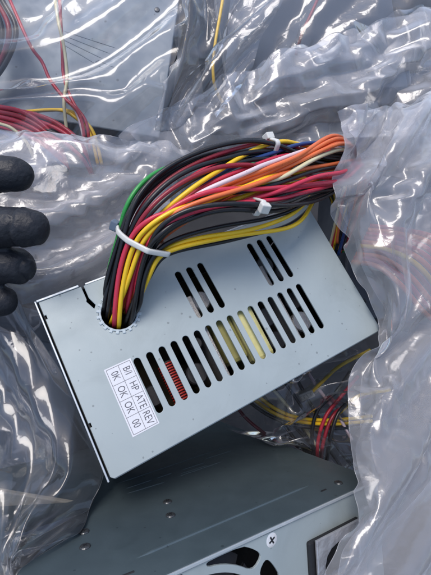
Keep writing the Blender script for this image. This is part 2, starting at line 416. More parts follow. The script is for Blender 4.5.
# ------------------------------------------------------------------ CABLE BUNDLE
WR = 1.04
def tie_pos(s, fr): return (140 + 18.5 * s, 241 + 12.5 * s, 22 + 6.5 * fr)
def mid_pos(s, fr): return (129 + 21 * s + 1.5 * fr, 276 + 8 * s + 3 * fr, 12 + 6 * fr)
def hol_pos(s, fr): return (119 + 17.5 * s + 2.5 * fr, 312.5 - 2 * s + 19 * fr, 0)
END_ = [(357, 162, 14), (356, 188, -2), (347, 218, -18), (338, 250, -30)]
ENDL = [(319, 188, 2), (327, 188, -12), (332, 205, -28)]
wires = [
 ('green', -.95, -.75, [(120, 214, 28), (130, 192, 31), (145, 176, 31), (164, 165, 29), (195, 163, 22), (240, 162, 20), (290, 172, 20), (330, 169, 22), (345, 162, 20)]),
 ('black', -.95, .25, [(127, 210, 29), (150, 182, 32), (185, 160, 32), (228, 148, 31), (262, 147, 29), (300, 160, 22), (347, 152, 22)]),
 ('black', -.8, -.6, [(131, 206, 27), (160, 178, 29), (200, 159, 30), (240, 152, 29), (270, 148, 27), (310, 162, 21), (347, 158, 20)]),
 ('black', -.72, .5, [(130, 202, 32), (157, 172, 36), (198, 152, 37), (240, 143, 36), (272, 146, 32), (318, 165, 26), (347, 163, 22)]),
 ('darkred', -.6, -.2, [(140, 203, 30), (173, 174, 33), (213, 156, 35), (248, 147, 34), (272, 141, 33), (290, 145, 28), (320, 152, 22), (347, 152, 18)]),
 ('black', -.5, .1, [(145, 212, 32), (176, 188, 35), (212, 165, 36), (245, 151, 35), (268, 147, 33), (295, 155, 26), (347, 160, 19)]),
 ('pink', -.42, -.7, [(148, 207, 27), (174, 190, 31), (205, 170, 32), (237, 158, 32), (268, 150, 31), (300, 150, 24), (346, 150, 17)]),
 ('black', -.3, .35, [(143, 216, 36), (166, 196, 38), (195, 176, 38), (232, 165, 36), (268, 157, 33), (300, 163, 26), (346, 165, 18)]),
 ('yellow', -.25, -.45, [(150, 222, 30), (170, 206, 36), (189, 189, 39), (212, 172, 39), (233, 159, 37), (260, 145, 34), (282, 140, 33), (303, 149, 26), (346, 156, 15)]),
 ('pink', -.62, .75, [(137, 222, 34), (158, 212, 37), (192, 207, 37), (238, 201, 36), (285, 188, 36), (317, 178, 34), (345, 178, 26)]),
 ('pink', -.1, -.75, [(156, 220, 28), (178, 203, 33), (204, 186, 36), (230, 174, 37), (256, 165, 36), (285, 155, 31), (346, 158, 14)]),
 ('orange', .05, -.85, [(160, 226, 26), (185, 206, 32), (212, 189, 37), (238, 178, 40), (269, 168, 41), (301, 155, 38), (327, 138, 34), (339, 132, 30), (351, 142, 22)]),
 ('orange', .15, -.6, [(163, 228, 26), (190, 209, 32), (218, 193, 36), (245, 182, 39), (275, 172, 40), (304, 159, 38), (330, 142, 34), (342, 136, 30), (352, 147, 22)]),
 ('orange', .3, -.8, [(166, 230, 24), (195, 212, 29), (225, 197, 33), (255, 183, 36), (284, 172, 37), (310, 157, 36), (332, 146, 33), (344, 141, 29), (352, 152, 20)]),
 ('orange', .4, -.9, [(168, 232, 22), (198, 214, 27), (232, 196, 31), (262, 181, 33), (290, 165, 33), (313, 150, 32), (331, 140, 30), (343, 137, 26), (354, 148, 18)]),
 ('blue', -.2, -.95, [(158, 216, 24), (185, 194, 28), (215, 176, 31), (245, 164, 33), (275, 154, 33), (300, 143, 31), (318, 138, 28), (340, 142, 18)]),
 ('white', .2, -.3, [(160, 224, 32), (182, 204, 37), (203, 190, 41), (224, 183, 43), (250, 174, 43), (276, 163, 41), (301, 152, 36), (322, 146, 30), (348, 148, 18)]),
 ('cream', .45, -.6, [(168, 228, 26), (195, 205, 31), (228, 188, 36), (258, 181, 39), (285, 174, 39), (308, 162, 36), (330, 152, 32), (349, 148, 24)]),
 ('black', .4, .5, [(151, 230, 36), (165, 216, 40), (190, 206, 42), (224, 204, 42), (251, 206, 40), (270, 210, 36), (290, 205, 28), (346, 186, 12)]),
 ('black', .6, .3, [(156, 236, 33), (173, 221, 37), (200, 211, 38), (235, 208, 38), (256, 210, 36), (275, 212, 30), (300, 198, 22), (346, 184, 8)]),
 ('black', .5, -.2, [(160, 234, 29), (180, 216, 33), (210, 207, 35), (240, 203, 36), (256, 205, 35), (280, 200, 30), (320, 187, 24), (346, 184, 18)]),
 ('pink', .12, .35, [(153, 231, 34), (175, 219, 35), (205, 213, 34), (238, 205, 33), (272, 196, 32), (305, 186, 28), (346, 182, 20)]),
 ('yellow', -.32, .8, [(143, 229, 36), (157, 217, 38), (180, 211, 37), (203, 204, 37), (226, 196, 37), (255, 188, 37), (300, 177, 30), (346, 172, 14)]),
 ('yellow', -.02, .8, [(149, 229, 36), (164, 218, 37), (188, 214, 35), (215, 207, 33), (245, 196, 33), (280, 185, 30), (346, 175, 10)]),
 ('orange', .25, -.05, [(156, 228, 32), (178, 216, 33), (210, 210, 31), (245, 198, 32), (276, 189, 32), (310, 178, 27), (346, 178, 14)]),
 ('black', .62, .7, [(166, 241, 30), (190, 233, 27), (220, 229, 24), (255, 225, 22), (288, 217, 20), (305, 205, 17), (312, 196, 13)]),
 ('yellow', .85, .1, [(165, 246, 27), (188, 240, 25), (220, 234, 23), (255, 230, 21), (285, 224, 19), (303, 213, 16), (313, 200, 12)]),
 ('yellow', .8, .6, [(167, 250, 27), (192, 244, 25), (225, 238, 22), (262, 233, 20), (290, 227, 18), (307, 216, 14), (316, 203, 11)]),
 ('black', .95, -.3, [(168, 252, 20), (195, 246, 17), (228, 240, 14), (265, 235, 12), (293, 227, 11), (309, 216, 10), (318, 204, 8)]),
 ('black', .35, .85, [(152, 236, 37), (166, 224, 38), (188, 216, 37), (215, 209, 36), (243, 208, 36), (257, 207, 38), (276, 206, 35), (310, 190, 26), (346, 187, 14)]),
  ('black', -.85, .0, [(129, 208, 29), (152, 178, 34), (186, 155, 36), (226, 144, 35), (264, 143, 31), (300, 158, 24), (346, 160, 18)]),
 ('black', -.6, .35, [(138, 212, 35), (160, 186, 38), (192, 165, 39), (228, 157, 37), (262, 152, 34), (300, 158, 27), (346, 163, 20)]),
 ('darkred', -.45, .4, [(142, 216, 36), (165, 192, 38), (200, 172, 39), (238, 166, 37), (275, 170, 35), (310, 176, 31), (346, 176, 22)]),
 ('pink', -.15, .2, [(150, 226, 34), (170, 208, 38), (196, 192, 41), (226, 186, 42), (258, 190, 40), (288, 186, 37), (320, 180, 32), (346, 180, 24)]),
 ('yellow', .1, .1, [(154, 230, 34), (174, 214, 37), (204, 200, 39), (236, 192, 40), (268, 180, 39), (300, 172, 33), (346, 168, 20)]),
 ('black', .0, -.3, [(156, 224, 31), (178, 206, 36), (206, 196, 38), (238, 190, 39), (270, 186, 37), (305, 172, 32), (346, 166, 22)]),
 ('pink', .3, .45, [(152, 230, 36), (172, 218, 38), (204, 210, 38), (240, 204, 38), (276, 200, 34), (312, 188, 28), (346, 182, 20)]),
 ('orange', .2, .0, [(158, 224, 35), (180, 208, 39), (208, 198, 41), (240, 190, 42), (270, 180, 41), (302, 168, 36), (346, 160, 22)]),
]
NP = 80
paths = []
for c, s, fr, post in wires:
    low = post[-1][0] < 330
    hp = hol_pos(np.clip(s + rng.normal(0, .3), -1, 1), np.clip(fr + rng.normal(0, .35), -.95, .95))
    pts = [MAIN.hit(hp[0], hp[1], -22), MAIN.hit(*hp[:2], -6), MAIN.hit(*hp[:2], 1)]
    pts += [MAIN.hit(*mid_pos(s, fr)), MAIN.hit(*tie_pos(s, fr))]
    pts += [MAIN.hit(*p) for p in post]
    pts += [MAIN.hit(*p) for p in (ENDL if low else END_)]
    pts = np.array(pts); pts[-3:] += rng.normal(0, .0022, 3) * np.array([1, 1, 1])
    Q = catmull(MAIN.loc(pts), NP); tt = np.linspace(0, 1, NP); env = np.clip((tt - .3) * 5, 0, 1) * np.clip((1 - tt) * 8, 0, 1)
    for ax in range(3):                                # no strand lies quite parallel to its neighbours
        Q[:, ax] += env * sum(rng.normal(0, a_) * np.sin(f_ * tt * 6.28 + rng.uniform(0, 6.28)) for a_, f_ in ((1.2, 1.4), (.9, 2.6), (.35, 5.)))
    paths.append(Q)
X = np.array(paths)                                   # (n, NP, 3), local mm
X0 = X.copy(); nw = len(X)
wid = np.repeat(np.arange(nw), NP)
for it in range(70):
    Pf = X.reshape(-1, 3); d = np.zeros_like(Pf)
    for a in range(0, nw):                            # each wire against the others, nearest samples
        A = X[a]; D = A[:, None, :] - Pf[None]; r2 = (D ** 2).sum(-1); r2[:, a * NP:(a + 1) * NP] = 1e9
        dist = np.sqrt(r2) + 1e-9; pen = np.clip(2 * WR + .05 - dist, 0, None)
        w = pen / dist; cnt = (pen > 0).sum(1)[:, None] + 1e-9
        d[a * NP:(a + 1) * NP] += (D * w[..., None]).sum(1) / np.maximum(cnt, 1) * .5
    X = X + d.reshape(X.shape)
    X[:, 1:-1] += .22 * (.5 * (X[:, 2:] + X[:, :-2]) - X[:, 1:-1])
    X[:, :4] = X[:, :4] * .7 + X0[:, :4] * .3
    X[:, -4:] += .05 * (X0[:, -4:] - X[:, -4:])
    X += .012 * (X0 - X)
    # stay above the face and inside the grommet
    inside = (X[..., 0] > 0) & (X[..., 0] < W) & (X[..., 1] < 0) & (X[..., 1] > -H)
    rad = np.hypot(X[..., 0] - hc[0], X[..., 1] - hc[1]); nearhole = rad < HR + 1
    low = inside & (rad > HR + 1) & (np.arange(NP) > 14)[None] & (X[..., 2] < WR + .1)
    X[..., 2] = np.where(low & (X[..., 2] > -30), WR + .1, X[..., 2])
    lim = HR - 1.0 - WR; nearhole = rad < HR + 9; k = np.where(nearhole & (X[..., 2] < 2.5) & (np.arange(NP) < 14)[None] & (rad > lim), lim / np.maximum(rad, 1e-6), 1.)
    X[..., 0] = hc[0] + (X[..., 0] - hc[0]) * k; X[..., 1] = hc[1] + (X[..., 1] - hc[1]) * k
for (c, s, fr, post), P in zip(wires, X):
    V, Fc = tube_geo(catmull(P, 130), WR, 10)
    mesh('wire', MAIN(np.array(V)), Fc, WM[c], psu, smooth=True)

def cable_tie(u, v, h, direction, pick, mat_head, head_dir, width=2.6, reach=22):
    """nylon strap pulled round the wires that pass near a point"""
    c0 = MAIN.lhit(u, v, h); t = nrm(direction)
    sel = []
    for P in X[pick]:
        dd = (P - c0) @ t; m_ = np.linalg.norm(P - c0, axis=1) < reach; dd = np.where(m_, np.abs(dd), 1e9); i = dd.argmin()
        if dd[i] < 6: sel.append(P[i])
    sel = np.array(sel); c = sel.mean(0); t = nrm(t)
    a = np.cross(t, [0, 0, 1.]); a = nrm(a); b = np.cross(t, a)
    q = np.stack([(sel - c) @ a, (sel - c) @ b], 1)
    ring = []
    for th in np.linspace(0, 2 * math.pi, 96, endpoint=False):
        dr = np.array([math.cos(th), math.sin(th)]); i = (q @ dr).argmax(); ring.append(q[i] + dr * (WR + .12))
    ring = np.array(ring)
    for _ in range(3): ring = (np.roll(ring, 1, 0) + ring * 2 + np.roll(ring, -1, 0)) / 4
    nrm2 = np.roll(ring, -1, 0) - np.roll(ring, 1, 0); nrm2 = np.stack([nrm2[:, 1], -nrm2[:, 0]], 1); nrm2 /= np.linalg.norm(nrm2, axis=1)[:, None] + 1e-9
    V = []; n = len(ring)
    for o_, w in ((0, -1), (.9, -.85), (1.05, -.5), (1.05, .5), (.9, .85), (0, 1)):
        rr = ring + nrm2 * o_; V += [c + a * x + b * y + t * (w * width / 2) for x, y in rr]
    Fc = []
    for j in range(6):
        for k in range(n):
            j2 = (j + 1) % 6; Fc.append((j * n + k, j * n + (k + 1) % n, j2 * n + (k + 1) % n, j2 * n + k))
    tie = mesh('cable_tie', MAIN(np.array(V)), Fc, NYLON, psu, smooth=True)
    hd = MAIN.loc(MAIN.hit(*head_dir)) - c; h2 = nrm(np.array([hd @ a, hd @ b])); i = (ring @ h2).argmax()
    hp = ring[i] + h2 * 1.6; hb = MB().box(-2.1, 2.1, -1.7, 1.7, -2.2, 2.2, .5); Q = np.array(hb.v)
    h3 = np.array([-h2[1], h2[0]])
    Q = c + (hp[0] * a + hp[1] * b) + Q[:, 0:1] * (h3[0] * a + h3[1] * b) + Q[:, 1:2] * (h2[0] * a + h2[1] * b) + Q[:, 2:3] * t
    mesh('tie_head', MAIN(Q), hb.f, mat_head, tie)
    return tie
def ldir(p, q): return MAIN.lhit(*q) - MAIN.lhit(*p)
cable_tie(140, 241, 24, ldir((129, 276, 12), (150, 215, 33)), list(range(nw)), TIEHEAD, (112, 222, 24), reach=12.5)
cable_tie(271, 147, 32, ldir((258, 149, 33), (284, 146, 30)), [1, 2, 3, 4, 5, 6, 8], NYLON, (266, 128, 32))
cable_tie(257, 207, 37, ldir((247, 206, 38), (268, 209, 36)), [18, 19, 20, 29], NYLON, (262, 214, 40))

# ------------------------------------------------------------------ LOWER POWER SUPPLY
low = thing('power_supply', 'power supply underneath, its top coloured dark for a dim reflection, fan grille and socket side facing the viewer', 'power supply', LOW, 'power supplies in the pile')
LH = 84.0; LD = 140.0
tp = MB(LOW)
tp.box(-150, 0, -1.3, LD, -1.1, 0, .5)
tp.box(-150, -149, .2, LD, -LH, -.6); tp.box(-1, 0, .2, LD, -LH, -.6); tp.box(-150, 0, LD - 1, LD, -LH, -.7)
def rib(u0, v0, u1, v1, w=.7, hgt=.32):
    a, b = LOW.lhit(u0, v0), LOW.lhit(u1, v1)
    P = np.array([a + (b - a) * t for t in np.linspace(0, 1, 12)]); P[:, 2] = hgt - w
    tp.tube(P, np.r_[.2, np.full(10, w), .2], 10)
rib(131, 560.5, 312, 484, .95, .6)
for q in ((116, 484, 230, 445.5), (126, 488.5, 152, 480), (156, 478.5, 172, 473), (127, 493.5, 165, 482), (180, 474, 208, 465), (178, 476.5, 222, 461.5), (182, 470, 205, 462.5), (205, 459, 232, 450.5)):
    rib(*q, .5, .3)
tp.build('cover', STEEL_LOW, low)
MB(LOW).box(-149.8, -.2, -2.0, -1.32, -1.1, .12, .2).build('edge_highlight', STEEL_EDGE, low)  # pale bar added to paint the highlight along the front top edge
for u0, v0, u1, v1 in ((120, 577, 134, 571.5), (321, 491.5, 326, 489.4)):
    a, b = LOW.lhit(u0, v0), LOW.lhit(u1, v1); MB(LOW).tube([[*a[:2], -.2], [*b[:2], -.2]], .55, 8).build('vent_slit', BLACK, low)
for u, v in ((167.5, 502), (170.5, 515.5), (338.5, 483), (84, 532), (85, 547)):
    a = LOW.lhit(u, v)
    mb = MB(LOW); mb.lathe([(2.9, .01), (2.7, .12), (2.0, .12)], (a[0], a[1], 0))
    screw(LOW, (a[0], a[1], -.05), 'z', 2.0, 'screw', SCREWD, low, random.random())
# front panel, local (x, z) drawn in the plane and turned upright
fcx, fcz = -100.5, -39.0
def arc(r0, r1, t0, t1, n=14):
    A = [(fcx + r1 * math.cos(t), fcz + r1 * math.sin(t)) for t in np.linspace(t0, t1, n)]
    B = [(fcx + r0 * math.cos(t), fcz + r0 * math.sin(t)) for t in np.linspace(t1, t0, n)]
    return A + B
def rnd(loop, k=3):
    P = np.array(loop)
    for _ in range(k):
        Q = np.roll(P, -1, 0); P = np.stack([.75 * P + .25 * Q, .25 * P + .75 * Q], 1).reshape(-1, 2)
    return [tuple(p) for p in P]
holes = []
octo = [(4.3, 36.4), (5.6, 37.0), (19.7, 36.9), (24, 34.6), (27.6, 31.8), (28.2, 29.8), (25.3, 27.2), (22.4, 27.7), (18.5, 30.4), (14.2, 32.6), (9.5, 34.3), (5.2, 35.1)]
for q in range(4):
    c, d = ((1, 0), (0, 1), (-1, 0), (0, -1))[q]
    for pts in (octo, [(y, x) for x, y in octo][::-1]):
        holes.append(rnd([(fcx + x * c - y * d, fcz + x * d + y * c) for x, y in pts], 1))
    for r0, r1 in ((24.5, 33.0), (14.5, 22.3)):
        g_ = 1.6 / r1; a = math.pi / 4 + q * math.pi / 2
        holes.append(rnd(arc(r0, r1, a + g_, a + math.pi / 2 - g_, 18), 1))
holes.append([(-74.5, -1.75), (-60, -1.75), (-60, -.75), (-74.5, -.75)])
V, Fc = plate([[(-149.8, -LH), (-.2, -LH), (-.2, -.6), (-149.8, -.6)]] + holes, 1.0, .15)
fp = MB(LOW); fp.add(np.stack([V[:, 0], -V[:, 2] - 1.0, V[:, 1]], 1), [f[::-1] for f in Fc])
fp.box(-72.3, -61.9, -.45, .2, -9.2, -1.8, .3)              # bracket tab under the screw
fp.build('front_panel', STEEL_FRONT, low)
for x, z in ((-66.8, -4.8), (-134.2, -4.8), (-66.8, -73.2), (-134.2, -73.2)):
    screw(LOW, (x, -.4, z), '-y', 3.2, 'screw', SCREWM, low, .5)
fan = MB(LOW); fan.lathe([(17, 6), (17, 14), (15, 5.5)], (fcx, 0, fcz), 'y', 32)
for k in range(7):
    a = 2 * math.pi * k / 7; q = []
    for r in (16, 24, 31, 37):
        for t, y in ((-.28, 8), (.0, 11.5), (.28, 15)):
            th = a + t + (r - 16) * .012; q.append((fcx + r * math.cos(th), y, fcz + r * math.sin(th)))
    ff = []
    for i in range(3):
        for j in range(2): ff.append((3 * i + j, 3 * i + j + 1, 3 * i + j + 4, 3 * i + j + 3))
    n0 = len(q); q2 = [(x, y + 1.2, z) for x, y, z in q]
    fan.add(q + q2, ff + [[i + n0 for i in f[::-1]] for f in ff])
fan.build('fan', BLACK, low)
lb2 = MB(LOW); lb2.box(-148.5, -1.5, 30, 31, -LH + 1, -1.5).box(-149, -1, 1.2, 30, -LH, -LH + 1); lb2.build('dark_backing', INSIDE, low)  # dark panels behind the fan openings
# mains inlet with crumpled foil-bright trim
sx0, sx1, sz0, sz1 = -48.8, -17.0, -37, -11.8
so = MB(LOW); so.box(sx0, sx1, -2.6, .2, sz0, sz1, .8)
so.build('power_socket', BLACK, low)
tr_ = MB(LOW)
V, Fc = plate([[(sx0 + 2.6, sz0 + 1), (sx1 + 1.0, sz0 + 1), (sx1 + 1.0, sz1 + .5), (sx0 + 2.6, sz1 + .5)], rnd([(sx0 + 7, sz0 + 4), (sx1 - 3, sz0 + 4), (sx1 - 3, sz1 - 4.2), (sx0 + 7, sz1 - 4.2)], 2)], 1.2, .3)
tr_.add(np.stack([V[:, 0], -V[:, 2] - 4.2, V[:, 1]], 1), [f[::-1] for f in Fc])
tr_.build('socket_trim', SOCK, low)

# ------------------------------------------------------------------ OTHER SUPPLIES
BOXES = [(MAIN, (-1.5, W + .5, -H - .5, 1.3, -T - 1.5, .8)), (LOW, (-150.5, .5, -1.8, LD + .5, -LH, .6))]
def case(fr, w, h, t, mat, label, ribs=(), slits=0, name='power_supply', seedc=0):
    o = thing(name, label, 'power supply', fr, 'power supplies in the pile')
    mb = MB(fr); mb.box(0, w, -h, 0, -t, 0, .9)
    for (xa, ya, xb, yb) in ribs:
        P = np.array([[xa + (xb - xa) * q, ya + (yb - ya) * q, -.12] for q in np.linspace(0, 1, 8)]); mb.tube(P, np.r_[.1, np.full(6, .42), .1], 8)
    mb.build('case', mat, o)
    rim = MB(fr); rim.box(-.9, -.05, -h + 1, -1, -t + 2, .55, .2).box(1, w - 1, .05, .9, -t + 2, .5, .2); rim.build('rim', mat, o)
    if slits:
        sl = MB(fr)
        for k in range(slits): sl.box(w * .3 + 5.4 * k, w * .3 + 5.4 * k + 2.6, -h * .8, -h * .45, -.2, .05)
        sl.build('vent_slots', BLACK, o)
    for x, y in ((w * .08, -h * .1), (w * .9, -h * .12), (w * .1, -h * .9)): screw(fr, (x, y, 0), 'z', 2., 'screw', SCREWD, o, random.random())
    BOXES.append((fr, (-1, w, -h, 1, -t, .7)))
    return o
TL = frame_px(-30, -45, 285, (.98, .13, .1), (-.10, .95, -.12))
tl = case(TL, 150, 112, 70, STEEL_BLUE, 'blue grey power supply at the upper left, loose red and white wires on it',
          ribs=[(70, -44 - 3 * k, 112 - 4 * k, -50 - 5.2 * k) for k in range(4)] + [(88, -74, 95, -76), (100, -62, 112, -65)])
TR = frame_px(206, -62, 300, (.93, -.1, .2), (.12, .95, -.1))
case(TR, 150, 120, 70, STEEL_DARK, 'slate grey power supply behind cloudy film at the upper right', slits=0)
RT = frame_px(352, 170, 275, (.93, .12, .1), (-.1, .95, -.15))
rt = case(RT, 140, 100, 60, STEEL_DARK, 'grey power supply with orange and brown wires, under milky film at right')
LF = frame_px(-130, 300, 245, (.95, .2, -.1), (-.1, .93, .1))
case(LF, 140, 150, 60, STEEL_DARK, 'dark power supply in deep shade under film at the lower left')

def free_wire(pts, c, parent, r=1.1, seg=50):
    P = catmull(np.array([at(*p).reshape(3) for p in pts]), seg); V, Fc = tube_geo(P * 1000, r, 8)
    return mesh('wire', np.array(V) / 1000, Fc, WM[c], parent, smooth=True)
for k in range(7):
    free_wire([(-30, 104 + 4 * k, 262), (0, 107 + 5 * k, 258), (22, 112 + 5.5 * k, 256), (42, 124 + 5 * k, 256), (58, 142 + 4 * k, 258), (68, 170, 262)], ('pink', 'red', 'pink', 'red', 'pink', 'blue', 'black')[k], tl, 1.5)
for k in range(4):
    free_wire([(-30, 110 + 6 * k, 266), (8, 110 + 6 * k, 260), (40, 116 + 6 * k, 257), (64, 128 + 5 * k, 256), (82, 146 + 4 * k, 257), (92, 175, 262)], ('red', 'pink', 'black', 'pink')[k], tl, 1.5)
free_wire([(-30, 118, 255), (0, 124, 252), (14, 130, 252), (28, 145, 254), (36, 165, 258)], 'cream', tl)
free_wire([(54, -8, 262), (58, 20, 258), (64, 48, 256), (67, 78, 257), (64, 100, 256), (66, 125, 256), (70, 150, 260)], 'cream', tl)
free_wire([(-8, -40, 270), (12, 5, 262), (30, 45, 258), (42, 62, 256), (50, 80, 256), (64, 98, 256), (78, 112, 256), (84, 135, 258), (80, 160, 262)], 'red', tl)
free_wire([(58, -30, 272), (62, 45, 264), (64, 78, 260), (74, 104, 258), (86, 122, 258), (90, 150, 261)], 'red', tl)
free_wire([(66, 98, 259), (76, 112, 258), (82, 130, 258), (88, 160, 262)], 'white', tl)
for k in range(2): free_wire([(20 + 6 * k, 112, 268), (58 + 6 * k, 110, 262), (76 + 5 * k, 118, 260), (90 + 4 * k, 134, 260), (98 + 4 * k, 165, 262)], 'yellow', tl)
for k, c in enumerate(('orange', 'red', 'orange', 'darkred', 'yellow', 'orange', 'red', 'pink', 'orange', 'red')):
    free_wire([(352 + 2 * k, 262 - 4 * k, 258), (376 + 3 * k, 266 - 4 * k, 250), (400 + 4 * k, 284 - 5 * k, 244), (424 + 4 * k, 312 - 5 * k, 246), (452 + 4 * k, 335, 256)], c, rt, 1.7)
em = MB()
for c_, a0_, a1_ in (((119, 61), -1.2, 2.2),):
    p = TL.lhit(*c_); t = np.linspace(a0_, a1_, 14); em.tube(np.stack([p[0] + 2.6 * np.cos(t), p[1] + 2.6 * np.sin(t), np.full(14, -.1)], 1), .4, 8)
for q in ((88, 75, 95, 73), (99, 66, 104, 68), (95, 62, 99, 60)):
    p, q_ = TL.lhit(q[0], q[1]), TL.lhit(q[2], q[3]); em.tube(np.array([[*p[:2], -.1], [*q_[:2], -.1]]), .4, 8)
em.fr = TL; em.build('embossed_mark', STEEL_BLUE, tl)
for k in range(5):
    free_wire([(-40 + 5 * k, -40, 268), (-22 + 6 * k, 0, 262 - 2 * (k % 3)), (-12 + 7 * k, 30, 259 - 2 * (k % 2)), (-18 + 6 * k, 62, 260), (-38 + 5 * k, 95, 266)], ('black', 'black', 'black', 'darkred', 'black')[k], tl, 1.6)
yw = free_wire([(226, -20, 282), (221, 10, 280), (215, 45, 278), (213, 70, 278), (216, 90, 282), (226, 108, 290)], 'yellow', None)
yw['label'] = 'single yellow wire hanging down behind film, top centre'; yw['category'] = 'wire'; yw.name = 'yellow_wire'
rw = free_wire([(324, -15, 285), (312, 12, 282), (302, 34, 282), (296, 55, 290)], 'darkred', None)
rw['label'] = 'rust red wire beside a bright fold at the upper right'; rw['category'] = 'wire'; rw.name = 'red_wire'
# harness in the gap right of the lower supply
HF = frame_px(300, 430, 245, (1, 0, 0), (0, 1, 0))
har = thing('wire_harness', 'tangled yellow, black and red wires with pale plugs in the dark gap', 'wires', HF)
for pts, c in (([(236, 376, 250), (252, 397, 246), (272, 412, 243), (296, 421, 242), (330, 424, 244), (372, 421, 250)], 'yellow'),
               ([(240, 374, 250), (256, 394, 246), (276, 409, 243), (300, 418, 242), (334, 420, 244), (372, 416, 250)], 'yellow'),
               ([(233, 380, 250), (250, 402, 246), (272, 417, 244), (298, 426, 242), (334, 428, 243), (372, 426, 250)], 'black'),
               ([(372, 392, 250), (348, 404, 244), (333, 416, 238), (324, 440, 236), (321, 462, 238), (322, 480, 244)], 'darkred'),
               ([(376, 388, 248), (352, 400, 242), (338, 414, 236), (330, 440, 234), (326, 466, 238)], 'black'),
               ([(268, 380, 262), (290, 410, 256), (312, 442, 252), (332, 472, 250)], 'black'),
               ([(280, 376, 262), (300, 404, 256), (320, 436, 252), (342, 468, 250)], 'black'),
               ([(256, 384, 262), (276, 414, 256), (300, 446, 252), (316, 470, 250)], 'black'),
               ([(246, 372, 256), (266, 400, 252), (292, 424, 250), (318, 452, 248), (340, 478, 252)], 'black'),
               ([(290, 366, 254), (304, 392, 248), (320, 420, 244), (338, 448, 244), (356, 470, 250)], 'black'),
               ([(300, 360, 252), (318, 388, 246), (336, 412, 244), (352, 440, 246)], 'white'),
               ([(228, 392, 262), (244, 416, 256), (268, 436, 252), (292, 452, 250), (310, 462, 252)], 'darkred'),
               ([(262, 378, 258), (284, 402, 252), (306, 430, 250), (322, 456, 250)], 'cream'),
               ([(350, 372, 248), (336, 392, 243), (318, 410, 240), (312, 436, 240), (316, 466, 246)], 'black'),
               ([(358, 376, 250), (340, 398, 244), (326, 416, 240), (318, 442, 240), (318, 470, 246)], 'red'),
               ([(304, 398, 246), (312, 392, 243), (322, 382, 240), (340, 366, 244), (370, 350, 252)], 'yellow'),
               ([(330, 420, 248), (345, 408, 244), (352, 400, 241), (364, 394, 244), (390, 390, 252)], 'yellow')):
    free_wire(pts, c, har)
for (u, v, z) in ((307, 396, 242), (318, 388, 245)):
    p = HF.loc(at(u, v, z).reshape(3)); mb = MB(HF); mb.box(p[0] - 4.5, p[0] + 4.5, p[1] - 2.4, p[1] + 2.4, p[2] - 8, p[2], .8)
    for k in range(4): mb.box(p[0] - 3.9 + 2.05 * k, p[0] - 2.3 + 2.05 * k, p[1] - 1.2, p[1] + 1.2, p[2] - .5, p[2] + .5, .3)
    th = .5 + .3 * (u > 310); c0 = np.array(p); Q = np.array(mb.v) - c0; mb.v = [tuple(c0 + np.array([x * math.cos(th) - y * math.sin(th), x * math.sin(th) + y * math.cos(th), z_ + .35 * x])) for x, y, z_ in Q]
    mb.build('plug', CREAMP, har)

# beige board strip low on the left
BF = frame_px(-34, 486, 176, (.97, .22, .1), (-.2, .9, .3))
mb = MB(BF); mb.box(0, 50, -9, 0, -2, 0, .5); mb.build('board_strip', CARD, None, label='dull beige strip of board seen through the film at the lower left', cat='board')

# ------------------------------------------------------------------ BAG FILM
def interp_grid(C, n, m):
    A = np.stack([catmull(row, m) for row in C]); return np.stack([catmull(A[:, j], n) for j in range(m)], 1)

def resample(X, k, k_=.7):
    n, m, _ = X.shape; lin = lambda A, q: np.stack([np.interp(np.linspace(0, len(A) - 1, q), np.arange(len(A)), A[:, c]) for c in range(3)], 1)
    cat = lambda A, q: (1 - k_) * catmull(A, q) + k_ * lin(A, q)
    A = np.stack([cat(r, (m - 1) * k + 1) for r in X]); return np.stack([cat(A[:, j], (n - 1) * k + 1) for j in range(A.shape[1])], 1)

def facet(X, rounds=4, moves=10, sig=.12):
    """flattens the sheet between its folds and sharpens the folds into creases (bilateral filter of the normals)"""
    X = X.copy(); n, m, _ = X.shape
    c = (X[1:, 1:] + X[1:, :-1] + X[:-1, 1:] + X[:-1, :-1]) / 4
    N = np.cross(X[1:, 1:] - X[:-1, :-1], X[1:, :-1] - X[:-1, 1:]); N /= np.linalg.norm(N, axis=2)[..., None] + 1e-9
    for _ in range(rounds):
        acc = np.zeros_like(N); P = np.pad(N, ((2, 2), (2, 2), (0, 0)), mode='edge')
        for di in range(-2, 3):
            for dj in range(-2, 3):
                Q = P[2 + di:2 + di + n - 1, 2 + dj:2 + dj + m - 1]
                w = np.exp(-((Q - N) ** 2).sum(-1) / (2 * sig * sig)) * math.exp(-(di * di + dj * dj) / 5.)
                acc += Q * w[..., None]
        N = acc / (np.linalg.norm(acc, axis=2)[..., None] + 1e-9)
    X0 = X.copy()
    for _ in range(moves):
        c = (X[1:, 1:] + X[1:, :-1] + X[:-1, 1:] + X[:-1, :-1]) / 4; d = np.zeros_like(X); k = np.zeros((n, m, 1))
        for a in (slice(0, -1), slice(1, None)):
            for b in (slice(0, -1), slice(1, None)):
                d[a, b] += N * ((c - X[a, b]) * N).sum(-1)[..., None]; k[a, b] += 1
        X = X + d / k * .9 + .01 * (X0 - X)
    return X

